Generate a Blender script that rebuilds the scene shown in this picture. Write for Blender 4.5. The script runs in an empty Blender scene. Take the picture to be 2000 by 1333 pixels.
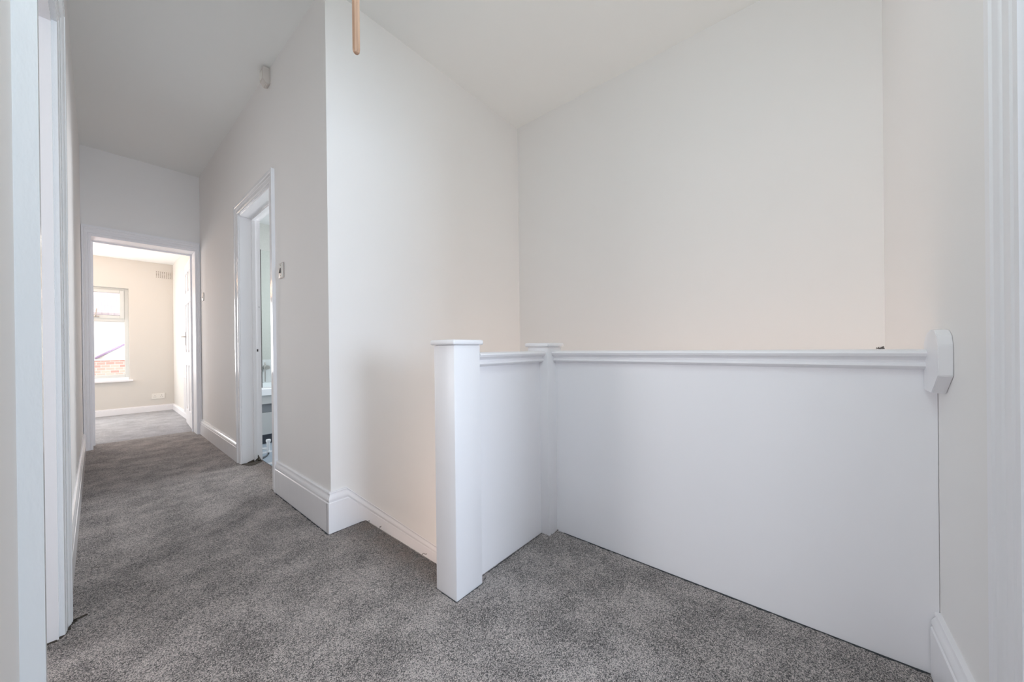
import bpy, bmesh, math, random
from mathutils import Vector, Matrix
random.seed(7)
D = bpy.data
S = bpy.context.scene
C = S.collection
R = math.radians

# ------------------------------------------------------------------ camera
FPX, CY, EYE = 681.05, 681.66, 0.93
yaw, pitch, roll = 0.873203, -0.001751, -0.0111673
f = Vector((math.sin(yaw)*math.cos(pitch), math.cos(yaw)*math.cos(pitch), math.sin(pitch)))
r0 = Vector((math.cos(yaw), -math.sin(yaw), 0)); u0 = r0.cross(f)
r1 = r0*math.cos(roll)+u0*math.sin(roll); u1 = -r0*math.sin(roll)+u0*math.cos(roll)
cd = D.cameras.new('camera'); cam = D.objects.new('camera', cd); C.objects.link(cam)
cd.sensor_width = 36; cd.lens = 36*FPX/2000; cd.shift_y = (CY-666.5)/2000
cd.clip_start = 0.02
m = Matrix((r1, u1, -f)).transposed().to_4x4(); m.translation = (0, 0, EYE)
cam.matrix_world = m
S.camera = cam
# ------------------------------------------------------------------ world, light, exposure
S.view_settings.view_transform = 'Standard'; S.view_settings.look = 'None'
S.view_settings.gamma = 1; S.view_settings.use_curve_mapping = False
S.view_settings.exposure = 1.56
W = D.worlds.new('sky'); S.world = W; W.use_nodes = True
bg = W.node_tree.nodes['Background']; bg.inputs[0].default_value = (1.0, 0.97, 0.96, 1); bg.inputs[1].default_value = 1.4
S.cycles.max_bounces = 12; S.cycles.diffuse_bounces = 9; S.cycles.glossy_bounces = 4
S.cycles.sample_clamp_indirect = 4; S.cycles.caustics_reflective = False; S.cycles.caustics_refractive = False

def area(name, loc, rot, sx, sy, power, col, portal=False):
    l = D.lights.new(name, 'AREA'); l.shape = 'RECTANGLE'; l.size = sx; l.size_y = sy
    l.energy = power; l.color = col
    if portal: l.cycles.is_portal = True
    o = D.objects.new(name, l); C.objects.link(o); o.location = loc; o.rotation_euler = rot
    return o
# daylight entering by the front bedroom window, behind the camera
area('front_window_daylight', (0.75, -3.9, 1.3), (R(90), 0, 0), 1.7, 1.2, 43, (0.67, 0.81, 1.0))
area('rear_window_fill', (-0.40, 7.835, 1.2), (R(-90), 0, R(14)), 0.48, 1.3, 8.5, (0.96, 0.97, 1.0))  # added fill just inside the window's unseen half, brightens the dim passage
area('bathroom_window_daylight', (2.28, 3.68, 1.5), (0, R(90), 0), 0.9, 0.7, 10.5, (0.95, 0.97, 1.0))
def bulb(name, loc, power, rad, col):
    l = D.lights.new(name, 'POINT'); l.energy = power; l.shadow_soft_size = rad; l.color = col
    o = D.objects.new(name, l); C.objects.link(o); o.location = loc
bulb('landing_fill', (0.42, 0.20, 2.12), 3.5, 0.15, (0.78, 0.96, 1.0))  # added point light that lifts the landing; no pendant hangs here
area('side_room_fill', (-2.5, 3.3, 1.35), (0, R(-90), R(-38)), 1.3, 1.3, 19, (0.96, 0.96, 1.0))  # added light in the unseen side room, turned to brighten the long panel
bulb('bedroom_lamp', (-0.32, 6.7, 1.95), 5.2, 0.12, (1.0, 0.62, 0.38))
area('bedroom_side_fill', (-2.2, 6.9, 1.3), (0, R(-90), 0), 1.2, 1.1, 7.5, (0.80, 0.93, 1.0))  # added light before a windowless wall, brightens the back bedroom
bulb('stairwell_fill', (1.93, 0.15, -1.15), 9.5, 0.2, (1.0, 0.86, 0.78))  # added unseen light in the stairwell, lifts the walls above it

# ------------------------------------------------------------------ materials
def mat(name, col, rough=0.6, spec=0.5, metal=0.0, bump=None, var=None, coat=0):
    mt = D.materials.new(name); mt.use_nodes = True; nt = mt.node_tree; b = nt.nodes['Principled BSDF']
    b.inputs['Base Color'].default_value = (*col, 1); b.inputs['Roughness'].default_value = rough
    b.inputs['Specular IOR Level'].default_value = spec; b.inputs['Metallic'].default_value = metal
    b.inputs['Coat Weight'].default_value = coat
    tc = nt.nodes.new('ShaderNodeTexCoord')
    if var:
        n = nt.nodes.new('ShaderNodeTexNoise'); n.inputs['Scale'].default_value = var[0]; n.inputs['Detail'].default_value = 5
        nt.links.new(tc.outputs['Object'], n.inputs['Vector'])
        mx = nt.nodes.new('ShaderNodeMix'); mx.data_type = 'RGBA'
        mx.inputs[6].default_value = (*[c*(1-var[1]) for c in col], 1); mx.inputs[7].default_value = (*[min(1, c*(1+var[1])) for c in col], 1)
        nt.links.new(n.outputs['Fac'], mx.inputs[0]); nt.links.new(mx.outputs[2], b.inputs['Base Color'])
    if bump:
        n = nt.nodes.new('ShaderNodeTexNoise'); n.inputs['Scale'].default_value = bump[0]; n.inputs['Detail'].default_value = 4
        mp = nt.nodes.new('ShaderNodeMapping'); mp.inputs['Scale'].default_value = bump[2] if len(bump) > 2 else (1, 1, 1)
        nt.links.new(tc.outputs['Object'], mp.inputs[0]); nt.links.new(mp.outputs[0], n.inputs['Vector'])
        bp = nt.nodes.new('ShaderNodeBump'); bp.inputs['Strength'].default_value = bump[1]; bp.inputs['Distance'].default_value = 0.002
        nt.links.new(n.outputs['Fac'], bp.inputs['Height']); nt.links.new(bp.outputs[0], b.inputs['Normal'])
    return mt
M = {}
M['wall'] = mat('wall_emulsion', (0.855, 0.835, 0.82), 0.75, 0.3, bump=(9, 0.25), var=(1.3, 0.012))
M['ceil'] = mat('ceiling_emulsion', (0.86, 0.865, 0.85), 0.85, 0.2, bump=(14, 0.15))
M['gloss'] = mat('white_gloss_paint', (0.86, 0.855, 0.87), 0.14, 0.5, bump=(16, 0.35, (1, 1, 0.35)))
M['panel'] = mat('white_satin_panel_paint', (0.895, 0.885, 0.91), 0.33, 0.5, bump=(7, 0.35))
M['satin'] = mat('white_satin_wood_paint', (0.86, 0.85, 0.87), 0.38, 0.5, bump=(22, 0.3, (1, 1, 0.2)))
M['cream'] = mat('cream_bedroom_paint', (0.70, 0.67, 0.63), 0.8, 0.2, bump=(9, 0.2))
M['upvc'] = mat('white_upvc', (0.66, 0.67, 0.65), 0.35)
M['plastic'] = mat('white_switch_plastic', (0.80, 0.77, 0.72), 0.35)
M['aged'] = mat('aged_cream_plastic', (0.66, 0.61, 0.57), 0.45)
M['chrome'] = mat('brushed_chrome', (0.62, 0.60, 0.58), 0.28, metal=1)
M['steel'] = mat('satin_steel_plate', (0.50, 0.44, 0.41), 0.38, metal=0.8)
M['dark'] = mat('dark_plastic', (0.05, 0.045, 0.045), 0.5)
M['shade'] = mat('dark_groove', (0.16, 0.14, 0.13), 0.8)
M['hole'] = mat('vent_shadow_brown', (0.22, 0.18, 0.15), 0.9)
M['gloss_brushed'] = mat('brushy_white_gloss', (0.84, 0.86, 0.88), 0.14, 0.5, bump=(38, 0.9, (1, 1, 0.35)))
M['ceramic'] = mat('white_acrylic', (0.80, 0.84, 0.87), 0.15)
M['bathpanel'] = mat('bath_side_panel', (0.50, 0.52, 0.52), 0.35)
M['under_bath_shade'] = mat('under_bath_shade_grey', (0.07, 0.08, 0.10), 0.6)  # dark colour stands in for the shade under the bath
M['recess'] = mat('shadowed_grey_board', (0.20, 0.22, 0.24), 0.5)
M['tile'] = mat('pale_green_wall_tile', (0.48, 0.495, 0.47), 0.35, var=(60, 0.08), bump=(60, 0.2))
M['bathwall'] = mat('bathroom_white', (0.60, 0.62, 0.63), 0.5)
M['dirt'] = mat('bare_dirty_floor', (0.055, 0.045, 0.035), 0.95, var=(260, 0.7), bump=(200, 1))
M['seam'] = mat('dark_carpet_backing', (0.045, 0.05, 0.055), 0.9, var=(300, 0.5))
M['lint'] = mat('grey_lint', (0.16, 0.14, 0.13), 0.95)
M['render'] = mat('cream_outside_render', (0.62, 0.60, 0.58), 0.9)
M['black_pipe'] = mat('dark_pipe', (0.06, 0.07, 0.08), 0.4)

def wood():
    mt = D.materials.new('bare_pine'); mt.use_nodes = True; nt = mt.node_tree; b = nt.nodes['Principled BSDF']
    tc = nt.nodes.new('ShaderNodeTexCoord'); mp = nt.nodes.new('ShaderNodeMapping'); mp.inputs['Scale'].default_value = (130, 130, 3)
    n = nt.nodes.new('ShaderNodeTexNoise'); n.inputs['Scale'].default_value = 1; n.inputs['Detail'].default_value = 6
    cr = nt.nodes.new('ShaderNodeValToRGB')
    cr.color_ramp.elements[0].position = 0.3; cr.color_ramp.elements[0].color = (0.30, 0.17, 0.105, 1)
    cr.color_ramp.elements[1].position = 0.6; cr.color_ramp.elements[1].color = (0.52, 0.335, 0.23, 1)
    nt.links.new(tc.outputs['Object'], mp.inputs[0]); nt.links.new(mp.outputs[0], n.inputs['Vector'])
    nt.links.new(n.outputs['Fac'], cr.inputs[0]); nt.links.new(cr.outputs[0], b.inputs['Base Color'])
    b.inputs['Roughness'].default_value = 0.6
    return mt
M['wood'] = wood()

def carpet(name, dark, light, cell=460, stain=False):
    """cut pile twist carpet: tuft sized light and dark flecks, brushed patches, tuft bump"""
    mt = D.materials.new(name); mt.use_nodes = True; nt = mt.node_tree; b = nt.nodes['Principled BSDF']
    L = nt.links.new; N = nt.nodes.new
    tc = N('ShaderNodeTexCoord')
    v = N('ShaderNodeTexVoronoi'); v.inputs['Scale'].default_value = cell
    L(tc.outputs['Object'], v.inputs['Vector'])
    sep = N('ShaderNodeSeparateColor'); L(v.outputs['Color'], sep.inputs[0])
    n2 = N('ShaderNodeTexNoise'); n2.inputs['Scale'].default_value = cell*1.6; n2.inputs['Detail'].default_value = 2
    L(tc.outputs['Object'], n2.inputs['Vector'])
    n3 = N('ShaderNodeTexNoise'); n3.inputs['Scale'].default_value = 5.5; n3.inputs['Detail'].default_value = 6; n3.inputs['Roughness'].default_value = 0.65
    L(tc.outputs['Object'], n3.inputs['Vector'])
    a = N('ShaderNodeMath'); a.operation = 'MULTIPLY_ADD'; a.inputs[1].default_value = 0.75
    L(sep.outputs[0], a.inputs[0])
    a2 = N('ShaderNodeMath'); a2.operation = 'MULTIPLY_ADD'; a2.inputs[1].default_value = 0.9; a2.inputs[2].default_value = -0.36
    L(n2.outputs['Fac'], a2.inputs[0]); L(a2.outputs[0], a.inputs[2])
    a3 = N('ShaderNodeMath'); a3.operation = 'MULTIPLY_ADD'; a3.inputs[1].default_value = 0.85; L(n3.outputs['Fac'], a3.inputs[0])
    a4 = N('ShaderNodeMath'); a4.operation = 'SUBTRACT'; a4.inputs[1].default_value = 0.42; L(a.outputs[0], a4.inputs[0]); L(a4.outputs[0], a3.inputs[2])
    cr = N('ShaderNodeValToRGB'); e = cr.color_ramp.elements
    e[0].position = 0.24; e[0].color = (*dark, 1); e[1].position = 0.80; e[1].color = (*light, 1)
    L(a3.outputs[0], cr.inputs[0]); L(cr.outputs[0], b.inputs['Base Color'])
    if stain:   # brown soiling worn into the pile along the stair head, between wall corner and newel
        sx = N('ShaderNodeSeparateXYZ'); L(tc.outputs['Object'], sx.inputs[0])
        def ramp(sock, a0, a1):
            r_ = N('ShaderNodeMapRange'); r_.interpolation_type = 'SMOOTHSTEP'; r_.inputs[1].default_value = a0; r_.inputs[2].default_value = a1; L(sock, r_.inputs[0]); return r_.outputs[0]
        f1 = ramp(sx.outputs[0], 0.70, 0.93); f2_ = ramp(sx.outputs[1], 1.02, 1.16); f3 = ramp(n3.outputs['Fac'], 0.25, 0.6)
        q1 = N('ShaderNodeMath'); q1.operation = 'MULTIPLY'; L(f1, q1.inputs[0]); L(f2_, q1.inputs[1])
        q2 = N('ShaderNodeMath'); q2.operation = 'MULTIPLY'; L(q1.outputs[0], q2.inputs[0]); L(f3, q2.inputs[1])
        mx = N('ShaderNodeMix'); mx.data_type = 'RGBA'; mx.blend_type = 'MULTIPLY'; mx.inputs[7].default_value = (0.52, 0.44, 0.40, 1)
        L(q2.outputs[0], mx.inputs[0]); L(cr.outputs[0], mx.inputs[6]); L(mx.outputs[2], b.inputs['Base Color'])
    b.inputs['Roughness'].default_value = 1; b.inputs['Specular IOR Level'].default_value = 0.1
    b.inputs['Sheen Weight'].default_value = 0.25; b.inputs['Sheen Roughness'].default_value = 0.6
    bp = N('ShaderNodeBump'); bp.inputs['Strength'].default_value = 0.9; bp.inputs['Distance'].default_value = 0.004
    inv = N('ShaderNodeMath'); inv.operation = 'SUBTRACT'; inv.inputs[0].default_value = 1; L(v.outputs['Distance'], inv.inputs[1])
    L(inv.outputs[0], bp.inputs['Height']); L(bp.outputs[0], b.inputs['Normal'])
    return mt
M['carpet'] = carpet('grey_twist_carpet', (0.030, 0.025, 0.024), (0.74, 0.665, 0.63), stain=True)
M['carpet2'] = carpet('pale_grey_bedroom_carpet', (0.22, 0.22, 0.24), (0.72, 0.72, 0.75))

def brick(name, c1, c2, mortar, w, h, off=0.5, rot=(R(90), 0, 0)):
    mt = D.materials.new(name); mt.use_nodes = True; nt = mt.node_tree; b = nt.nodes['Principled BSDF']
    tc = nt.nodes.new('ShaderNodeTexCoord'); mp = nt.nodes.new('ShaderNodeMapping'); mp.inputs['Rotation'].default_value = rot
    t = nt.nodes.new('ShaderNodeTexBrick'); t.inputs['Scale'].default_value = 1
    t.inputs['Brick Width'].default_value = w; t.inputs['Row Height'].default_value = h; t.inputs['Mortar Size'].default_value = 0.006*h/0.075
    t.inputs['Color1'].default_value = (*c1, 1); t.inputs['Color2'].default_value = (*c2, 1); t.inputs['Mortar'].default_value = (*mortar, 1)
    t.offset = off
    nt.links.new(tc.outputs['Object'], mp.inputs[0]); nt.links.new(mp.outputs[0], t.inputs['Vector']); nt.links.new(t.outputs['Color'], b.inputs['Base Color'])
    b.inputs['Roughness'].default_value = 0.9
    return mt
M['brick'] = brick('red_brick', (0.40, 0.19, 0.17), (0.50, 0.30, 0.26), (0.46, 0.38, 0.37), 0.165, 0.075)
M['rooftile'] = brick('red_roof_tile', (0.33, 0.28, 0.29), (0.37, 0.32, 0.33), (0.29, 0.235, 0.255), 0.14, 0.17)
M['floortile'] = brick('grey_blue_floor_tile', (0.30, 0.36, 0.42), (0.33, 0.39, 0.45), (0.5, 0.53, 0.56), 0.4, 0.4, 0, (0, 0, 0))
def glass(name, col=(0.97, 1.0, 0.99)):
    mt = D.materials.new(name); mt.use_nodes = True; nt = mt.node_tree
    for n in list(nt.nodes):
        if n.type != 'OUTPUT_MATERIAL': nt.nodes.remove(n)
    out = [n for n in nt.nodes][0]
    t = nt.nodes.new('ShaderNodeBsdfTransparent'); t.inputs[0].default_value = (*col, 1)
    g = nt.nodes.new('ShaderNodeBsdfGlossy'); g.inputs['Roughness'].default_value = 0.02
    fr = nt.nodes.new('ShaderNodeFresnel'); fr.inputs[0].default_value = 1.12
    mx = nt.nodes.new('ShaderNodeMixShader')
    nt.links.new(fr.outputs[0], mx.inputs[0]); nt.links.new(t.outputs[0], mx.inputs[1]); nt.links.new(g.outputs[0], mx.inputs[2])
    nt.links.new(mx.outputs[0], out.inputs[0])
    return mt
M['glass'] = glass('window_glass'); M['greenglass'] = glass('shower_glass', (0.97, 0.99, 0.985))

# ------------------------------------------------------------------ mesh helpers
class MB:
    def __init__(s): s.bm = bmesh.new()
    def box(s, a, b, bev=0.0, seg=2):
        t = bmesh.new(); bmesh.ops.create_cube(t, size=1)
        a = Vector(a); b = Vector(b); c = (a+b)/2; d = b-a
        for v in t.verts: v.co = Vector((v.co.x*abs(d.x), v.co.y*abs(d.y), v.co.z*abs(d.z)))+c
        if bev: bmesh.ops.bevel(t, geom=t.edges[:]+t.verts[:], offset=bev, segments=seg, affect='EDGES', profile=0.5)
        return s.add(t)
    def add(s, t, mx=None):
        if mx is not None: bmesh.ops.transform(t, matrix=mx, verts=t.verts)
        me = D.meshes.new('tmp'); t.to_mesh(me); t.free(); s.bm.from_mesh(me); D.meshes.remove(me); return s
    def prism(s, pts, axis, lo, hi, bev=0.0):
        """polygon in the two axes other than axis (x: (y,z), y: (x,z), z: (x,y)), extruded lo..hi"""
        def mk(p, k):
            return {'x': (k, p[0], p[1]), 'y': (p[0], k, p[1]), 'z': (p[0], p[1], k)}[axis]
        t = bmesh.new()
        A = [t.verts.new(mk(p, lo)) for p in pts]; B = [t.verts.new(mk(p, hi)) for p in pts]
        t.faces.new(A); t.faces.new(B[::-1]); n = len(pts)
        for i in range(n): t.faces.new((A[i], B[i], B[(i+1) % n], A[(i+1) % n]))
        bmesh.ops.recalc_face_normals(t, faces=t.faces[:])
        if bev: bmesh.ops.bevel(t, geom=t.edges[:], offset=bev, segments=2, affect='EDGES')
        return s.add(t)
    def sweep(s, secs):
        """loft of closed sections, each a list of 3d points"""
        t = bmesh.new(); rows = [[t.verts.new(p) for p in q] for q in secs]; n = len(rows[0])
        for a, b in zip(rows, rows[1:]):
            for i in range(n): t.faces.new((a[i], b[i], b[(i+1) % n], a[(i+1) % n]))
        t.faces.new(rows[0]); t.faces.new(rows[-1][::-1])
        bmesh.ops.recalc_face_normals(t, faces=t.faces[:])
        return s.add(t)
    def tube(s, pts, r, n=12, rs=None):
        pts = [Vector(p) for p in pts]; secs = []
        for i, p in enumerate(pts):
            d = (pts[min(i+1, len(pts)-1)]-pts[max(i-1, 0)]).normalized()
            q = d.to_track_quat('Z', 'Y'); rr = rs[i] if rs else r
            secs.append([p+q@Vector((rr*math.cos(2*math.pi*k/n), rr*math.sin(2*math.pi*k/n), 0)) for k in range(n)])
        return s.sweep(secs)
    def build(s, name, mt, parent=None, smooth=0, loc=None):
        bm = s.bm
        xs = [v.co for v in bm.verts]
        if loc is None:
            lo = Vector([min(v[i] for v in xs) for i in range(3)]); hi = Vector([max(v[i] for v in xs) for i in range(3)])
            loc = (lo+hi)/2; loc.z = lo.z
        loc = Vector(loc)
        for v in bm.verts: v.co -= loc
        me = D.meshes.new(name); bm.to_mesh(me); bm.free(); me.materials.append(mt)
        if smooth:
            for p in me.polygons: p.use_smooth = True
            me.set_sharp_from_angle(angle=R(smooth))
        o = D.objects.new(name, me); C.objects.link(o)
        if parent is not None:
            o.parent = parent; w = Vector(parent['wloc']) if 'wloc' in parent else Vector((0, 0, 0))
            o.location = loc-w
        else: o.location = loc
        o['wloc'] = tuple(loc)
        return o
def boxes(name, mt, bs, parent=None, bev=0.0, smooth=0):
    m_ = MB()
    for a, b in bs: m_.box(a, b, bev)
    return m_.build(name, mt, parent, smooth)
def struct(o): o['kind'] = 'structure'; return o
def tag(o, label, cat, group=None):
    o['label'] = label; o['category'] = cat
    if group: o['group'] = group
    return o
def empty(name, loc, label=None, cat=None, group=None):
    o = D.objects.new(name, None); C.objects.link(o); o.location = loc; o['wloc'] = tuple(loc); o.empty_display_size = 0.1
    if label: tag(o, label, cat, group)
    return o

# ------------------------------------------------------------------ dimensions
XL, XC, YB, YF, XS, YE = -0.085, 0.765, 1.86, -0.284, 2.325, 5.23    # wall planes
ZC, ZE = 2.80, 2.90                                                  # ceiling, at the end of the passage
ND = 0.935                                                           # top stair nosing
# door openings (lo, hi, head)
DL = (1.08, 1.875, 2.02); DF = (0.20, 0.985, 2.02); DB = (2.75, 3.56, 2.05); DE = (-0.036, 0.733, 2.065)

# ------------------------------------------------------------------ floors
fm = MB()
fm.prism([(-0.085, YF), (1.50, YF), (1.50, 1.02), (ND, 1.02), (ND, YB), (XC, YB), (XC, DB[0]), (0.90, DB[0]), (0.90, DB[1]), (XC, DB[1]), (XC, YE), (DE[1], YE), (DE[1], 5.50), (DE[0], 5.50), (DE[0], YE), (-0.085, YE), (-0.085, DL[1]), (-0.24, DL[1]), (-0.24, DL[0]), (-0.085, DL[0])], 'z', -0.04, 0.0)
floor = struct(fm.build('floor', M['carpet'], loc=(0, 0, 0)))
floor['label'] = 'mottled grey twist pile carpet of the landing and passage'
nz = MB()   # rolled nosing at the head of the stairs
nz.sweep([[(ND-0.005+0.022*math.sin(t)+0.0, y, -0.0225+0.0225*math.cos(t)) for t in [k*math.pi/8 for k in range(9)]]+[(ND-0.03, y, -0.045), (ND-0.03, y, -0.0005)] for y in (1.102, YB)])
nz.build('stair_nosing', M['carpet'], floor, 40)
f2 = MB(); f2.box((-2.3, 5.53, -0.04), (0.81, 7.85, 0.0)); f2.box((DE[0], 5.50, -0.04), (DE[1], 5.53, 0.0))
f2 = struct(f2.build('floor', M['carpet2'], loc=(0, 5.5, 0))); f2['label'] = 'pale grey carpet of the back bedroom'
f3 = struct(boxes('floor', M['floortile'], [((0.905, 2.0, -0.04), (2.31, 4.78, 0.0))])); f3['label'] = 'blue grey tiled bathroom floor'
struct(boxes('floor', M['carpet'], [((-1.6, -4.1, -0.04), (3.2, YF-0.14, 0.0)), ((DF[0], YF-0.14, -0.04), (DF[1], YF, 0.0))]))['label'] = 'grey carpet of the front bedroom behind the viewer'

def jag(name, pts, w, mt, amp=0.5, z=0.0015, step=0.012, side=1):
    """ragged strip on the carpet along a polyline, widened to one side"""
    m_ = MB(); t = bmesh.new(); prev = None
    for (a, b) in zip(pts, pts[1:]):
        a = Vector((*a, 0)); b = Vector((*b, 0)); L_ = (b-a).length; n = max(2, int(L_/step)); d = (b-a)/L_; nn = Vector((-d.y, d.x, 0))*side
        for i in range(n+1):
            p = a+d*(L_*i/n); ww = w*(1-amp+amp*2*random.random())
            q = (t.verts.new((p.x, p.y, z)), t.verts.new((p.x+nn.x*ww, p.y+nn.y*ww, z)), t.verts.new((p.x+nn.x*ww, p.y+nn.y*ww, z-0.001)), t.verts.new((p.x, p.y, z-0.001)))
            if prev:
                for k in range(4): t.faces.new((prev[k], q[k], q[(k+1) % 4], prev[(k+1) % 4]))
            prev = q
        prev = None
    bmesh.ops.recalc_face_normals(t, faces=t.faces[:])
    m_.add(t); return m_.build(name, mt, floor)
jag('carpet_edge', [(1.4995, 0.93), (1.4995, YF)], 0.006, M['seam'], 0.55, side=-1)['label'] = 'dark ragged gap between carpet and long panel'
jag('carpet_edge', [(0.985, 1.0145), (1.43, 1.0145)], 0.0022, M['seam'], 0.9, side=-1)
jag('carpet_edge', [(XC-0.02, YB-0.02), (0.925, YB-0.02)], 0.004, M['seam'], 0.8, side=-1)
jag('carpet_edge', [(XC-0.02, DB[0]-0.09), (XC-0.02, YB-0.02)], 0.004, M['seam'], 0.8, side=-1)
jag('carpet_edge', [(0.8405, 1.1), (0.8405, 0.9815), (0.98, 0.9815)], 0.0022, M['seam'], 0.9, side=-1)
jag('carpet_edge', [(-0.125, 1.861), (-0.090, 1.866), (-0.071, 1.898), (-0.059, 1.955), (-0.030, 1.966)], 0.010, M['dirt'], 0.7, side=-1)
for (fx, fy, l_) in ((0.93, 1.62, 0.016), (0.937, 1.70, 0.012), (0.94, 1.33, 0.02), (0.932, 1.80, 0.010), (1.47, 0.98, 0.010), (1.485, 0.968, 0.012), (1.44, 0.965, 0.008), (-0.02, 2.35, 0.018), (0.72, 1.835, 0.012)):
    tb = MB(); a_ = random.uniform(0, 6.28); P_ = [Vector((fx, fy, 0.001))]
    for k in range(7):
        a_ += random.uniform(0.1, 0.9); P_.append(P_[-1]+Vector((math.cos(a_)*l_/3, math.sin(a_)*l_/3, (0.4*l_ if k < 3 else -0.25*l_)*0.6)))
    for p in P_: p.z = max(p.z, 0.0012)
    tb.tube(P_, 0.0011, 6); tb.build('loose_thread', M['lint'], floor, 60)
# bare corner where the carpet stops short, by the bathroom door
bp = MB(); bp.prism([(0.758, 3.53), (0.778, 3.475), (0.803, 3.435), (0.830, 3.445), (0.858, 3.47), (0.893, 3.50), (0.897, 3.546), (0.765, 3.546)], 'z', 0.0003, 0.003)
bp.sweep([[(0.80, 3.5465, 0.0), (0.80, 3.54, 0.003), (0.80, 3.5475, 0.006)], [(0.85, 3.5465, 0.0), (0.85, 3.53, 0.008), (0.85, 3.5475, 0.022)], [(0.875, 3.5465, 0.0), (0.875, 3.52, 0.012), (0.875, 3.5475, 0.052)], [(0.892, 3.5465, 0.0), (0.892, 3.53, 0.008), (0.892, 3.5475, 0.012)]])
bp.build('bare_patch', M['dirt'], floor)['label'] = 'dark dirty bare patch where the carpet stops short'

# ------------------------------------------------------------------ ceilings
cm = MB(); cm.box((-0.235, YF-0.14, ZC), (XS+0.14, 1.9, ZC+0.1))
cm.prism([(1.9, ZC), (YE, ZE), (YE, ZE+0.1), (1.9, ZC+0.1)], 'x', -0.235, 0.905)
struct(cm.build('ceiling', M['ceil']))['label'] = 'plain painted ceiling over landing and passage'
struct(boxes('ceiling', M['ceil'], [((-2.3, YE+0.30, 2.34), (0.81, 8.1, 2.44))]))['label'] = 'lower ceiling of the back bedroom'
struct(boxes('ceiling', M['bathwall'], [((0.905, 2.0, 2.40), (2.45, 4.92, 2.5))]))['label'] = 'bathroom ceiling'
struct(boxes('ceiling', M['ceil'], [((-1.75, -4.25, 2.8), (3.35, YF-0.14, 2.9))]))['label'] = 'front bedroom ceiling'

# ------------------------------------------------------------------ walls
def wall(side, mt, bs, label):
    o = boxes('wall_'+side, mt, bs); struct(o); o['label'] = label; return o
wall('left', M['wall'], [((XL-0.15, YF, -0.05), (XL, DL[0], ZC)), ((XL-0.15, DL[0], DL[2]), (XL, DL[1], ZC)), ((XL-0.15, DL[1], -0.05), (XL, 2.3, ZC+0.03)), ((XL-0.15, 2.3, -0.05), (XL, YE, ZE+0.03))], 'left wall of the passage')
wall('front', M['wall'], [((XL-0.15, YF-0.14, -0.05), (DF[0], YF, ZC)), ((DF[0], YF-0.14, DF[2]), (DF[1], YF, ZC)), ((DF[1], YF-0.14, -0.05), (1.55, YF, ZC)), ((1.55, YF-0.14, -2.7), (XS, YF, ZC))], 'wall with the front bedroom doorway, at the right of the picture')
wall('right', M['wall'], [((XS, YF-0.14, -2.7), (XS+0.14, YB, ZC))], 'tall wall on the far side of the stairwell')
wall('back', M['wall'], [((XC, YB, -2.7), (XS+0.14, 2.0, ZC))], 'wall across the head of the stairs')
wall('passage', M['wall'], [((XC, 2.0, -0.05), (0.905, 2.3, ZC+0.03)), ((XC, 2.3, -0.05), (0.905, DB[0], ZC+0.06)), ((XC, DB[0], DB[2]), (0.905, DB[1], ZE)), ((XC, DB[1], -0.05), (0.905, YE, ZE+0.02))], 'passage wall with the bathroom doorway')
wall('end', M['wall'], [((XL-0.15, YE, -0.05), (DE[0], YE+0.30, ZE+0.05)), ((DE[1], YE, -0.05), (0.905, YE+0.30, ZE+0.05)), ((DE[0], YE, DE[2]), (DE[1], YE+0.30, ZE+0.05))], 'end wall of the passage around the bedroom doorway')
# back bedroom
WX = (-0.66, 0.325); WZ = (0.515, 1.90)
wall('bedroom_window', M['cream'], [((-2.3, 7.85, -0.05), (WX[0], 8.1, 2.34)), ((WX[1], 7.85, -0.05), (0.95, 8.1, 2.34)), ((WX[0], 7.85, -0.05), (WX[1], 8.1, WZ[0])), ((WX[0], 7.85, WZ[1]), (WX[1], 8.1, 2.34))], 'cream window wall of the back bedroom')
wall('bedroom_right', M['cream'], [((0.81, 5.53, -0.05), (0.95, 7.85, 2.44))], 'cream right wall of the back bedroom')
wall('bedroom_left', M['cream'], [((-2.44, 5.53, -0.05), (-2.3, 8.1, 2.44)), ((-2.3, 5.43, -0.05), (XL-0.15, 5.53, 2.44))], 'cream hidden walls of the back bedroom')
# bathroom
wall('bathroom', M['tile'], [((0.905, 4.78, 0.83), (2.45, 4.92, 2.40))], 'pale green mottled upper wall of the bathroom')
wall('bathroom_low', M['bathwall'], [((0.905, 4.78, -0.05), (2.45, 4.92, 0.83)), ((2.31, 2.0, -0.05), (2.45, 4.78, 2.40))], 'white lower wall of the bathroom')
# front bedroom and side room shells
wall('front_bedroom', M['wall'], [((-1.75, -4.25, -0.05), (-0.1, -4.1, 2.8)), ((1.6, -4.25, -0.05), (3.35, -4.1, 2.8)), ((-0.1, -4.25, -0.05), (1.6, -4.1, 0.75)), ((-0.1, -4.25, 2.25), (1.6, -4.1, 2.8)),
      ((-1.75, -4.1, -0.05), (-1.6, YF-0.14, 2.8)), ((3.2, -4.1, -0.05), (3.35, YF-0.14, 2.8)), ((-1.6, YF-0.24, -0.05), (XL-0.15, YF-0.14, 2.8)), ((XS+0.14, YF-0.24, -0.05), (3.2, YF-0.14, 2.8))], 'front bedroom walls behind the viewer')
wall('side_room', M['wall'], [((-3.05, -0.15, -0.05), (-2.9, 4.5, 2.8)), ((-2.9, -0.15, -0.05), (XL-0.15, 0.0, 2.8)), ((-2.9, 4.35, -0.05), (XL-0.15, 4.5, 2.8))], 'side room walls beyond the near left doorway')
struct(boxes('floor', M['carpet'], [((-2.9, 0.0, -0.04), (XL-0.155, 4.35, 0.0))]))['label'] = 'side room carpet'
struct(boxes('ceiling', M['ceil'], [((-2.9, 0.0, 2.75), (XL-0.15, 4.35, 2.85))]))['label'] = 'side room ceiling'
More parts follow.
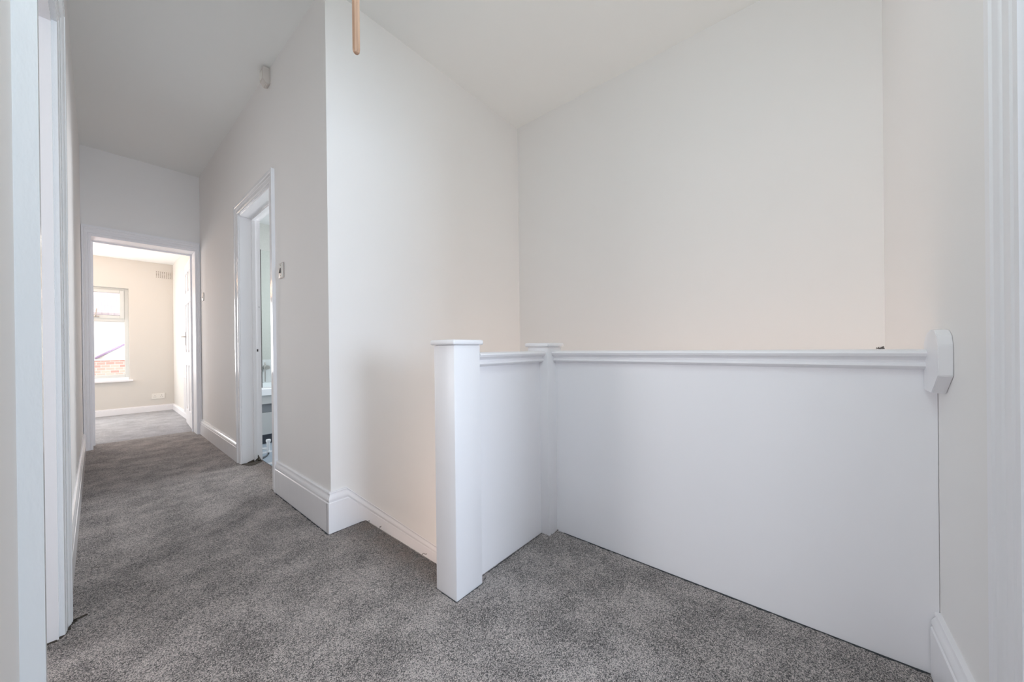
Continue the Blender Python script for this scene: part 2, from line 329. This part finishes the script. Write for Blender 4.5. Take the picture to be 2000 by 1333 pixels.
# stairwell below the landing
wall('stairwell', M['wall'], [((1.50, YF, -2.7), (1.55, 0.97, -0.045))], 'stairwell side below the landing')
st = MB()
for k, (a, b) in enumerate([(0.935, 1.12), (1.12, 1.31), (1.31, 1.50)]): st.box((a-0.02, 1.04, -2.7), (b, YB, -0.205*(k+1)))
st.box((0.897, 1.04, -2.7), (0.914, YB, -0.041)); st.box((0.914, 1.022, -2.7), (1.50, 1.039, -0.041))
st.box((1.48, 1.02, -2.7), (XS, YB, -0.82))
for k in range(5): st.box((1.55, 1.02-0.24*(k+1), -1.02-0.2*(k+1)), (XS, 1.02-0.24*k+0.02, -0.82-0.2*(k+1)))
st.box((1.0, YF-0.14, -2.8), (XS+0.14, YB+0.14, -2.7))
struct(st.build('floor', M['carpet']))['label'] = 'carpeted stair treads turning down into the stairwell'

# ------------------------------------------------------------------ baseboards
def prof(h, t=0.019):
    """skirting section as (depth, height): square face, groove, ovolo and bead up to the wall"""
    return [(0, 0), (t, 0), (t, h*0.74), (t*0.80, h*0.755), (t*0.80, h*0.79), (t*0.93, h*0.81), (t*0.90, h*0.85), (t*0.62, h*0.90), (t*0.42, h*0.93), (t*0.42, h*0.955), (t*0.62, h*0.97), (t*0.55, h*0.99), (t*0.3, h), (0, h)]
def skirt(side, path, h, mt, label, t=0.019, rake=None):
    """path of (x, y, z) corner points at wall; section offsets to the left of travel, mitred"""
    P = [Vector(p) for p in path]; pr = prof(h, t); secs = []
    def nrm(a, b): d = (b-a); d.z = 0; d.normalize(); return Vector((-d.y, d.x, 0))
    for i, p in enumerate(P):
        if i == 0: n = nrm(P[0], P[1])
        elif i == len(P)-1: n = nrm(P[-2], P[-1])
        else:
            a, b = nrm(P[i-1], P[i]), nrm(P[i], P[i+1]); n = (a+b)/(1+a.dot(b))
        secs.append([p+n*d+Vector((0, 0, z)) for d, z in pr])
    m_ = MB(); m_.sweep(secs); o = m_.build('baseboard_'+side, mt, smooth=35); struct(o); o['label'] = label; return o
e = 0.0
skirt('passage', [(XC, YB+0.0, 0), (XC, DB[0]-0.075, 0)][::1], 0.205, M['gloss'], 'deep white skirting between stair corner and bathroom door')
skirt('back', [(1.78, YB, -0.923), (0.845+0.0, YB, 0.0), (XC, YB, 0), (XC, YB+0.004, 0)], 0.207, M['satin'], 'white skirting round the corner and raking down beside the stairs')
skirt('far_passage', [(XC, DB[1]+0.085, 0), (XC, YE, 0)], 0.165, M['gloss'], 'glossy white skirting beyond the bathroom door')
skirt('left', [(XL, YE, 0), (XL, DL[1]+0.10, 0)], 0.165, M['gloss'], 'white skirting along the left passage wall')
skirt('right', [(1.0805, YF, 0), (1.497, YF, 0)], 0.182, M['satin'], 'white skirting at the lower right corner')
skirt('bedroom_window', [(0.81, 7.85, 0), (-2.2, 7.85, 0)], 0.095, M['satin'], 'low white skirting below the bedroom window')
skirt('bedroom_right', [(0.81, 5.55, 0), (0.81, 7.83, 0)], 0.095, M['satin'], 'low white skirting on the right bedroom wall')

# ------------------------------------------------------------------ doorways
def arch_sec(w, t):
    """architrave section: (across from opening edge, projection)"""
    return [(0, 0), (0, t*0.45), (w*0.10, t*0.55), (w*0.14, t*0.42), (w*0.20, t*0.60), (w*0.42, t*0.66), (w*0.50, t*0.60), (w*0.55, t*0.78), (w*0.66, t*0.92), (w*0.72, t*0.84), (w*0.77, t), (w, t), (w, 0)]
def architrave(parent, axis, plane, sgn, lo, hi, head, w, t, mt, wl=None, wr=None, z0=0.0):
    """three sided mitred moulding. axis: wall runs along 'x' or 'y'; sgn: outward direction"""
    wl = w if wl is None else wl; wr = w if wr is None else wr
    secs = []
    def pt(a, z, d): return (a, plane+sgn*d, z) if axis == 'x' else (plane+sgn*d, a, z)
    secs.append([pt(lo-q[0], z0, q[1]) for q in arch_sec(wl, t)])
    secs.append([pt(lo-q[0], head+q2[0], q[1]) for q, q2 in zip(arch_sec(wl, t), arch_sec(w, t))])
    secs.append([pt(hi+q[0], head+q2[0], q[1]) for q, q2 in zip(arch_sec(wr, t), arch_sec(w, t))])
    secs.append([pt(hi+q[0], z0, q[1]) for q in arch_sec(wr, t)])
    m_ = MB(); m_.sweep(secs); return m_.build('architrave', mt, parent, 30)
def lining(parent, axis, p0, p1, lo, hi, head, mt, t=0.012, stop=None):
    m_ = MB()
    def bx(a0, a1, q0, q1, z0, z1):
        if axis == 'x': m_.box((a0, q0, z0), (a1, q1, z1))
        else: m_.box((q0, a0, z0), (q1, a1, z1))
    bx(lo, lo+t, p0, p1, 0, head); bx(hi-t, hi, p0, p1, 0, head); bx(lo+t, hi-t, p0, p1, head-t, head)
    o = m_.build('door_lining', mt, parent)
    if stop:
        m_ = MB(); s = 0.013
        bx(lo+t, lo+t+s, stop[0], stop[1], 0, head-t); bx(hi-t-s, hi-t, stop[0], stop[1], 0, head-t); bx(lo+t+s, hi-t-s, stop[0], stop[1], head-t-s, head-t)
        m_.build('door_stop', mt, parent)
    return o
def leaf(name, parent, w, h, t, mt, mx, panels=((0.11, 0.47), (0.53, 0.89)), rows=((0.09, 0.37), (0.45, 0.75), (0.82, 0.94))):
    """panelled door, local x 0..w, y 0..t, z 0..h"""
    m_ = MB(); tb = bmesh.new()
    xs = [0]+[p*w for pr in panels for p in pr]+[w]; zs = [0]+[p*h for pr in rows for p in pr]+[h]
    mm = MB(); mm.box((0, 0.008, 0), (w, t-0.008, h))
    for i in range(len(xs)-1):
        for k in range(len(zs)-1):
            if i % 2 == 1 and k % 2 == 1:
                for y0, y1 in ((0.003, 0.009), (t-0.009, t-0.003)):
                    mm.box((xs[i]+0.03, y0, zs[k]+0.03), (xs[i+1]-0.03, y1, zs[k+1]-0.03), 0.002)
            else:
                mm.box((xs[i], 0, zs[k]), (xs[i+1], 0.009, zs[k+1])); mm.box((xs[i], t-0.009, zs[k]), (xs[i+1], t, zs[k+1]))
    bmesh.ops.transform(mm.bm, matrix=mx, verts=mm.bm.verts)
    return mm.build(name, mt, parent)
# door_1: side room doorway on the left wall
d1 = struct(empty('door_1', (XL, (DL[0]+DL[1])/2, 0))); d1['label'] = 'white doorway in the left wall close to the viewer'
architrave(d1, 'y', XL, 1, DL[0], DL[1], DL[2], 0.09, 0.026, M['gloss_brushed'])
lining(d1, 'y', XL-0.15, XL, DL[0], DL[1], DL[2], M['gloss'], stop=(XL-0.11, XL-0.075))
leaf('door_leaf', d1, DL[1]-DL[0]-0.03, DL[2]-0.02, 0.035, M['satin'], Matrix.Translation((XL-0.16, DL[0]+0.02, 0.005))@Matrix.Rotation(R(178), 4, 'Z'))
# door_2: front bedroom doorway
d2 = struct(empty('door_2', ((DF[0]+DF[1])/2, YF, 0))); d2['label'] = 'white door frame cut by the right edge of the picture'
architrave(d2, 'x', YF, 1, DF[0], DF[1], DF[2], 0.09, 0.022, M['satin'])
lining(d2, 'x', YF-0.14, YF, DF[0], DF[1], DF[2], M['satin'])
# door_3: bathroom doorway
d3 = struct(empty('door_3', (XC, (DB[0]+DB[1])/2, 0))); d3['label'] = 'white moulded bathroom door frame in the passage wall'
architrave(d3, 'y', XC, -1, DB[0], DB[1], DB[2], 0.082, 0.02, M['gloss'])
lining(d3, 'y', XC, 0.905, DB[0], DB[1], DB[2], M['gloss'], stop=(0.845, 0.868))
boxes('keep_plate', M['dark'], [((0.874, DB[1]-0.0135, 0.925), (0.884, DB[1]-0.0115, 0.945))], d3)
boxes('latch_hole', M['dark'], [((0.890, DB[1]-0.0135, 1.30), (0.896, DB[1]-0.0115, 1.306))], d3)
# door_4: back bedroom doorway, door open against the right wall
d4 = struct(empty('door_4', ((DE[0]+DE[1])/2, YE, 0))); d4['label'] = 'white doorway at the end of the passage, door open'
architrave(d4, 'x', YE, -1, DE[0], DE[1], DE[2], 0.085, 0.02, M['satin'], wl=0.045, wr=0.028)
lining(d4, 'x', YE, YE+0.30, DE[0], DE[1], DE[2], M['satin'], stop=(YE+0.215, YE+0.235))
ang = math.atan2(0.71, 0.034)
hx, hy = 0.722, 5.545
mxl = Matrix.Translation((hx, hy, 0.006))@Matrix.Rotation(ang, 4, 'Z')@Matrix.Translation((0, -0.035, 0))
mxl = Matrix.Translation((hx+0.036, hy, 0.006))@Matrix.Rotation(ang, 4, 'Z')
dl = leaf('door_leaf', d4, 0.70, 2.04, 0.035, M['satin'], mxl)
dl['label'] = 'open white panelled door'
hm = MB(); hm.box((0.628, 0.035, 1.005), (0.660, 0.042, 1.18), 0.002); hm.tube([(0.645, 0.04, 1.12), (0.645, 0.093, 1.12)], 0.008); hm.tube([(0.645, 0.088, 1.12), (0.53, 0.092, 1.12)], 0.008)
bmesh.ops.transform(hm.bm, matrix=mxl, verts=hm.bm.verts)
hm.build('door_handle', M['chrome'], dl, 40)['label'] = 'brushed chrome lever handle'

# ------------------------------------------------------------------ balustrade
bal = empty('balustrade', (1.2, 0.6, 0), 'white boxed-in stair balustrade with two square newel posts and a moulded rail', 'balustrade')
def newel(x0, y0, sx, sy, top, label):
    n = boxes('newel_post', M['satin'], [((x0, y0, -0.02), (x0+sx, y0+sy, top))], bal, 0.004, 40); n['label'] = label
    o = 0.011; c = MB(); c.box((x0-o, y0-o, top+0.0005), (x0+sx+o, y0+sy+o, top+0.020), 0.007, 3); c.build('newel_cap', M['satin'], n, 40)
    return n
newel(0.842, 0.983, 0.134, 0.119, 0.944, 'square newel post standing nearest the viewer')
newel(1.431, 0.97, 0.125, 0.125, 0.934, 'square newel post at the inner corner')
boxes('panel', M['panel'], [((0.976, 1.0205, -0.012), (1.431, 1.042, 0.90))], bal)['label'] = 'short flat white panel between the two newel posts'
boxes('panel', M['panel'], [((1.5005, YF+0.001, -0.04), (1.524, 0.97, 0.90))], bal)['label'] = 'long flat white panel running to the right wall'
def rail_sec(top, t=0.024):
    h = [(0.000, 0.0), (0.026, 0.001), (0.034, 0.006), (0.036, 0.012), (0.032, 0.020), (0.020, 0.026), (0.015, 0.032), (0.016, 0.037), (0.022, 0.041), (0.023, 0.048), (0.018, 0.054), (0.006, 0.058), (0.0, 0.059)]
    L_ = [(-d, top-z) for d, z in h[1:]]; R_ = [(t+d, top-z) for d, z in h[1:]]
    return L_+R_[::-1]
m_ = MB(); m_.sweep([[(x, 1.016+d, z) for d, z in rail_sec(0.915)] for x in (0.9765, 1.4305)]); m_.build('handrail', M['satin'], bal, 35)
m_ = MB(); m_.sweep([[(1.50+d, y, z) for d, z in rail_sec(0.915)] for y in (0.9695, YF+0.025)]); m_.build('handrail', M['satin'], bal, 35)
ros = [(1.365, 0.848), (1.365, 0.925), (1.375, 0.950), (1.395, 0.964), (1.43, 0.967), (1.465, 0.960), (1.488, 0.945), (1.499, 0.925), (1.499, 0.80), (1.425, 0.798)]
m_ = MB(); m_.prism(ros, 'y', YF+0.0005, YF+0.026, 0.0015); m_.build('wall_rosette', M['satin'], bal)['label'] = 'rounded wooden block where the rail meets the wall'
# clump of lint on the rail
lt = MB()
for k in range(26):
    p = Vector((random.gauss(1.507, 0.004), random.gauss(-0.176, 0.004), 0.9155)); q = p+Vector((random.gauss(0, .003), random.gauss(0, .003), abs(random.gauss(0, .003))+0.001)); r_ = q+Vector((random.gauss(0, .002), random.gauss(0, .003), random.uniform(-.001, .002)))
    r_.z = max(r_.z, 0.9157); lt.tube([p, q, r_], 0.0009, 5)
tag(lt.build('lint_clump', M['lint'], loc=(1.507, -0.176, 0.915)), 'tiny grey clump of fluff lying on the long handrail near the right wall', 'lint')

# ------------------------------------------------------------------ switches, sensor, pole
def switch(y, z, w, h, plate, rocker, label, tilt, rim=None):
    e_ = empty('light_switch', (XC, y, z), label, 'light switch')
    b = MB(); b.box((XC-0.009, y-w/2, z-h/2), (XC-0.0005, y+w/2, z+h/2), 0.003); p = b.build('switch_plate', plate, e_, 40)
    if rim: boxes('plate_rim', rim, [((XC-0.006, y-w/2-0.004, z-h/2-0.004), (XC-0.0004, y+w/2+0.004, z+h/2+0.004))], e_, 0.002)
    b = MB(); b.prism([(XC-0.009, z-0.016), (XC-0.017 if tilt > 0 else XC-0.010, z-0.019), (XC-0.010 if tilt > 0 else XC-0.018, z+0.016), (XC-0.009, z+0.016)], 'y', y-0.0055, y+0.0055)
    b.build('rocker', rocker, e_)
    for s_ in (-1, 1):
        b = MB(); b.tube([(XC-0.0095, y, z+s_*h*0.38), (XC-0.0075, y, z+s_*h*0.38)], 0.0035, 8); b.build('screw', rocker, e_)
    return e_
switch(2.545, 1.440, 0.076, 0.088, M['plastic'], M['dark'], 'pale light switch with a dark rocker beside the bathroom door', 1, M['steel'])
switch(5.068, 1.532, 0.082, 0.088, M['plastic'], M['plastic'], 'small white light switch near the end of the passage', 1)
sn = empty('motion_sensor', (XC, 2.76, 2.72), 'off-white motion detector box fixed high on the passage wall under the ceiling', 'motion sensor')
sx = MB(); sx.prism([(XC-0.004, 2.712), (XC-0.022, 2.705), (XC-0.044, 2.728), (XC-0.044, 2.806), (XC-0.037, 2.816), (XC-0.004, 2.819)], 'y', 2.722, 2.788, 0.003); sx.build('housing', M['aged'], sn, 40)
sx = MB(); sx.prism([(XC-0.0445, 2.738), (XC-0.049, 2.748), (XC-0.049, 2.782), (XC-0.0445, 2.792), (XC-0.036, 2.792), (XC-0.036, 2.738)], 'y', 2.738, 2.772); sx.build('lens', M['plastic'], sn)
boxes('back_plate', M['aged'], [((XC-0.0055, 2.7205, 2.716), (XC-0.0005, 2.790, 2.8185))], sn)
px_, py_ = 0.5475, 1.10
pm = MB(); rr = 0.0118
zs = [(1.8860, 0.004), (1.8875, 0.0075), (1.892, 0.0105), (1.8985, rr), (2.2, rr), (2.5, rr), (ZC-0.03, rr)]
pm.tube([(px_, py_, z) for z, _ in zs], rr, 8, [r_ for _, r_ in zs])
po = empty('loft_pole', (px_, py_, ZC), 'bare pine rod hanging straight down from above at the top of the picture', 'pole')
pm.build('rod', M['wood'], po, 30)
hk = MB(); hk.tube([(px_, py_, ZC-0.035), (px_, py_, ZC-0.0005)], 0.004, 8); hk.build('hook', M['steel'], po)

# ------------------------------------------------------------------ back bedroom fittings
w1 = struct(empty('window_1', ((WX[0]+WX[1])/2, 7.95, WZ[0]))); w1['label'] = 'white window with a small top opener, seen through the far doorway'
x0, x1 = WX; z0, z1 = WZ; ty = 7.93
fr = MB(); F = 0.042
for a, b in (((x0, z0+0.04), (x0+F, z1)), ((x1-F, z0+0.04), (x1, z1)), ((x0+F, z1-F), (x1-F, z1)), ((x0+F, z0+0.04), (x1-F, z0+0.04+F)), ((x0+F, 1.395), (x1-F, 1.45))):
    fr.box((a[0], ty, a[1]), (b[0], ty+0.06, b[1]), 0.004)
fr.build('window_frame', M['upvc'], w1)
sa = MB(); a0, a1, b0, b1 = x0+F-0.012, x1-F-0.002, 1.44, z1-F+0.012; G = 0.045
for a, b in (((a0, b0), (a0+G, b1)), ((a1-G, b0), (a1, b1)), ((a0+G, b0), (a1-G, b0+G)), ((a0+G, b1-G), (a1-G, b1))):
    sa.box((a[0], ty-0.018, a[1]), (b[0], ty+0.03, b[1]), 0.005)
sa = sa.build('casement', M['upvc'], w1)
boxes('pane', M['glass'], [((a0+G-0.005, ty+0.012, b0+G-0.005), (a1-G+0.005, ty+0.016, b1-G+0.005))], sa)
boxes('pane', M['glass'], [((x0+F-0.005, ty+0.03, z0+0.04+F-0.005), (x1-F+0.005, ty+0.034, 1.40))], w1)
hd = MB(); hd.box((-0.03, ty-0.03, b0+0.012), (0.035, ty-0.018, b0+0.03), 0.002); hd.tube([(-0.005, ty-0.028, b0+0.02), (0.0, ty-0.045, b0+0.03), (0.012, ty-0.05, b0+0.14)], 0.006, 8)
hd.build('window_handle', M['steel'], sa, 40)
boxes('window_sill', M['satin'], [((x0-0.04, 7.80, z0-0.022), (x1+0.035, 7.93, z0+0.003)), ((x0+0.001, 7.93, z0+0.0005), (x1-0.001, 7.99, z0+0.04))], w1, 0.003)
vt = empty('air_vent', (0.703, 7.85, 2.115), 'small perforated air vent high in the cream bedroom wall', 'air vent')
boxes('vent_plate', M['cream'], [((0.612, 7.842, 2.105), (0.797, 7.8495, 2.215))], vt, 0.002)
vm = MB()
for i in range(8):
    for k in range(5):
        xx = 0.625+i*0.0222; zz = 2.118+k*0.021
        vm.box((xx-0.0045, 7.8405, zz-0.005), (xx+0.0045, 7.8425, zz+0.005))
vm.build('vent_holes', M['hole'], vt)
so = empty('power_socket', (0.627, 7.85, 0.19), 'white double power socket low on the bedroom wall', 'power socket')
boxes('socket_plate', M['plastic'], [((0.553, 7.840, 0.190), (0.703, 7.8495, 0.278))], so, 0.003)
for cx in (0.590, 0.666):
    sm = MB(); sm.box((cx-0.003, 7.8385, 0.242), (cx+0.003, 7.8405, 0.252)); sm.box((cx-0.014, 7.8385, 0.220), (cx-0.006, 7.8405, 0.225)); sm.box((cx+0.006, 7.8385, 0.220), (cx+0.014, 7.8405, 0.225))
    sm.build('pin_holes', M['shade'], so)
for cx in (0.612, 0.644):
    sm = MB(); sm.box((cx-0.006, 7.836, 0.252), (cx+0.006, 7.8405, 0.268), 0.001); sm.build('socket_switch', M['plastic'], so)
def radiator(x0, x1, y0, y1, z0, z1, label, mt):
    e_ = empty('radiator', ((x0+x1)/2, (y0+y1)/2, 0), label, 'radiator')
    b = MB(); b.box((x0, y0, z0), (x0+0.018, y1, z1), 0.004)
    n = int((y1-y0)/0.035)
    for i in range(n): b.box((x0-0.004, y0+0.01+i*0.035, z0+0.02), (x0+0.004, y0+0.03+i*0.035, z1-0.02), 0.002)
    b.build('radiator_panel', mt, e_)
    boxes('top_grille', mt, [((x0+0.018, y0+0.004, z1-0.012), (x1, y1-0.004, z1-0.002))], e_)
    boxes('bracket', mt, [((x0+0.016, y0+0.05, z0+0.05), (x1, y0+0.07, z1-0.05))], e_)
    return e_
ra = radiator(0.768, 0.8095, 6.29, 6.53, 0.10, 0.60, 'slim white radiator behind the open bedroom door', M['satin'])
b = MB(); b.tube([(0.785, 6.32, 0.10), (0.785, 6.32, 0.0)], 0.008); b.build('pipe', M['satin'], ra, 40)

# ------------------------------------------------------------------ bathroom fittings
bt = empty('bathtub', (1.65, 4.4, 0), 'white bathtub with grey white side panel seen through the bathroom door', 'bathtub')
b = MB(); X0, X1, Y0, Y1 = 0.96, 2.30, 4.10, 4.775
b.sweep([[(x, Y0, 0.56), (x, Y0-0.012, 0.55), (x, Y0-0.012, 0.49), (x, Y0+0.02, 0.48), (x, Y0+0.09, 0.20), (x, Y1-0.09, 0.20), (x, Y1-0.03, 0.48), (x, Y1, 0.50), (x, Y1, 0.565), (x, Y1-0.05, 0.565), (x, Y1-0.11, 0.25), (x, Y0+0.12, 0.25), (x, Y0+0.06, 0.56)] for x in (X0+0.06, X1-0.06)])
b.box((X0, Y0-0.012, 0.49), (X0+0.06, Y1, 0.56)); b.box((X1-0.06, Y0-0.012, 0.49), (X1, Y1, 0.56))
b.build('tub', M['ceramic'], bt, 30)
boxes('side_panel', M['bathpanel'], [((X0+0.01, Y0+0.002, 0.10), (X1, Y0+0.014, 0.315))], bt)
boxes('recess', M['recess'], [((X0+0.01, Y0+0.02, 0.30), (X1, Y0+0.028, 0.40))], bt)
boxes('upper_panel', M['bathpanel'], [((X0+0.01, Y0+0.004, 0.402), (X1, Y0+0.014, 0.485))], bt)
boxes('under_bath_shade', M['under_bath_shade'], [((X0+0.02, Y0+0.05, 0.0), (X1, Y0+0.065, 0.12))], bt)  # board coloured dark as the shadow band below the side panel
ss = empty('shower_screen', (1.40, 4.13, 0.56), 'clear glass shower screen with a dark edge strip standing on the bath', 'shower screen')
boxes('glass_pane', M['greenglass'], [((1.058, 4.120, 0.572), (1.80, 4.126, 1.93))], ss)
boxes('edge_strip', M['dark'], [((1.046, 4.117, 0.566), (1.057, 4.130, 1.935))], ss)
tp = empty('mixer_tap', (1.262, 4.78, 0.70), 'chrome bath mixer valve on the white bathroom wall', 'tap')
b = MB(); b.tube([(1.262, 4.779, 0.74), (1.262, 4.70, 0.74)], 0.022, 14, [0.03, 0.022]); b.build('valve_body', M['chrome'], tp, 40)
b = MB(); b.tube([(1.238, 4.72, 0.80), (1.238, 4.72, 0.58)], 0.007, 8); b.tube([(1.262, 4.71, 0.74), (1.238, 4.72, 0.76)], 0.007, 8); b.build('hose', M['chrome'], tp, 40)
rd = radiator(0.912, 0.945, 3.74, 4.00, 0.15, 0.75, 'white radiator inside the bathroom, only its valve showing', M['ceramic'])
vx, vy = 0.975, 3.65
b = MB(); b.tube([(vx, vy, 0.030), (vx, vy, 0.042), (vx, vy, 0.044), (vx, vy, 0.085)], 0.013, 12, [0.015, 0.015, 0.011, 0.011]); b.tube([(vx, vy, 0.084), (vx, vy, 0.10), (vx, vy, 0.122), (vx, vy, 0.124), (vx, vy, 0.142), (vx, vy, 0.145)], 0.012, 12, [0.012, 0.014, 0.014, 0.019, 0.019, 0.014]); b.tube([(vx, vy, 0.062), (0.945, 3.70, 0.060), (0.930, 3.76, 0.060)], 0.009, 10, [0.013, 0.009, 0.009]); b.tube([(0.930, 3.76, 0.055), (0.930, 3.76, 0.155)], 0.009, 10)
b.build('radiator_valve', M['ceramic'], rd, 40)
b = MB(); b.tube([(vx, vy, 0.032), (vx, vy-0.003, 0.018), (0.955, 3.625, 0.009), (0.905, 3.565, 0.007)], 0.007, 10); b.build('pipe', M['black_pipe'], rd, 40)
dn = empty('downlight', (1.10, 3.9, 2.4), 'small round ceiling spotlight in the bathroom', 'downlight')
b = MB(); b.tube([(1.03, 3.72, 2.3995), (1.03, 3.72, 2.388)], 0.045, 20); b.build('bezel', M['chrome'], dn, 40)
b = MB(); b.tube([(1.03, 3.72, 2.3875), (1.03, 3.72, 2.385)], 0.03, 20); b.build('lens', M['dark'], dn, 40)

# ------------------------------------------------------------------ outside the back bedroom window
M['yard'] = mat('yard_concrete', (0.22, 0.21, 0.20), 0.9)
g = struct(boxes('floor', M['yard'], [((-12, 8.6, -2.8), (14, 30, -2.7))])); g['label'] = 'back yard ground outside'
nb = empty('brick_wall', (0, 14.6, -2.7), 'red brick yard wall seen through the lower part of the bedroom window', 'wall')
boxes('brickwork', M['brick'], [((-7, 14.5, -2.7), (7, 14.7, 0.72))], nb)
boxes('coping', M['render'], [((-7, 14.47, 0.721), (7, 14.73, 0.75))], nb)
M['ridge'] = mat('purple_ridge_tile', (0.24, 0.17, 0.26), 0.8)
no = empty('outbuilding', (0.9, 16, -2.7), 'pale outbuilding with a sloping purple tiled roof edge behind the brick wall', 'building')
b = MB(); b.prism([(-0.02, -2.7), (2.4, -2.7), (2.4, 2.46), (-0.02, 0.745)], 'y', 15.05, 17.5); b.build('walls', M['render'], no)
b = MB(); b.sweep([[(x, 15.0, z), (x, 15.0, z+0.045), (x, 17.6, z+0.045), (x, 17.6, z)] for x, z in ((-0.02, 0.75), (2.4, 2.465))]); b.build('roof_edge', M['ridge'], no)
nh = empty('neighbouring_house', (0, 21, -2.7), 'pale rendered house with red tiled roof filling the bedroom window', 'building')
boxes('walls', M['render'], [((-9, 18.6, -2.7), (9, 25, 2.40))], nh)
b = MB(); b.sweep([[(x, 18.3, 2.30), (x, 21.8, 5.6), (x, 25.3, 2.30), (x, 25.3, 2.22), (x, 18.3, 2.22)] for x in (-9.3, 9.3)]); b.build('roof', M['rooftile'], nh)

for o in D.objects:
    if 'wloc' in o: del o['wloc']
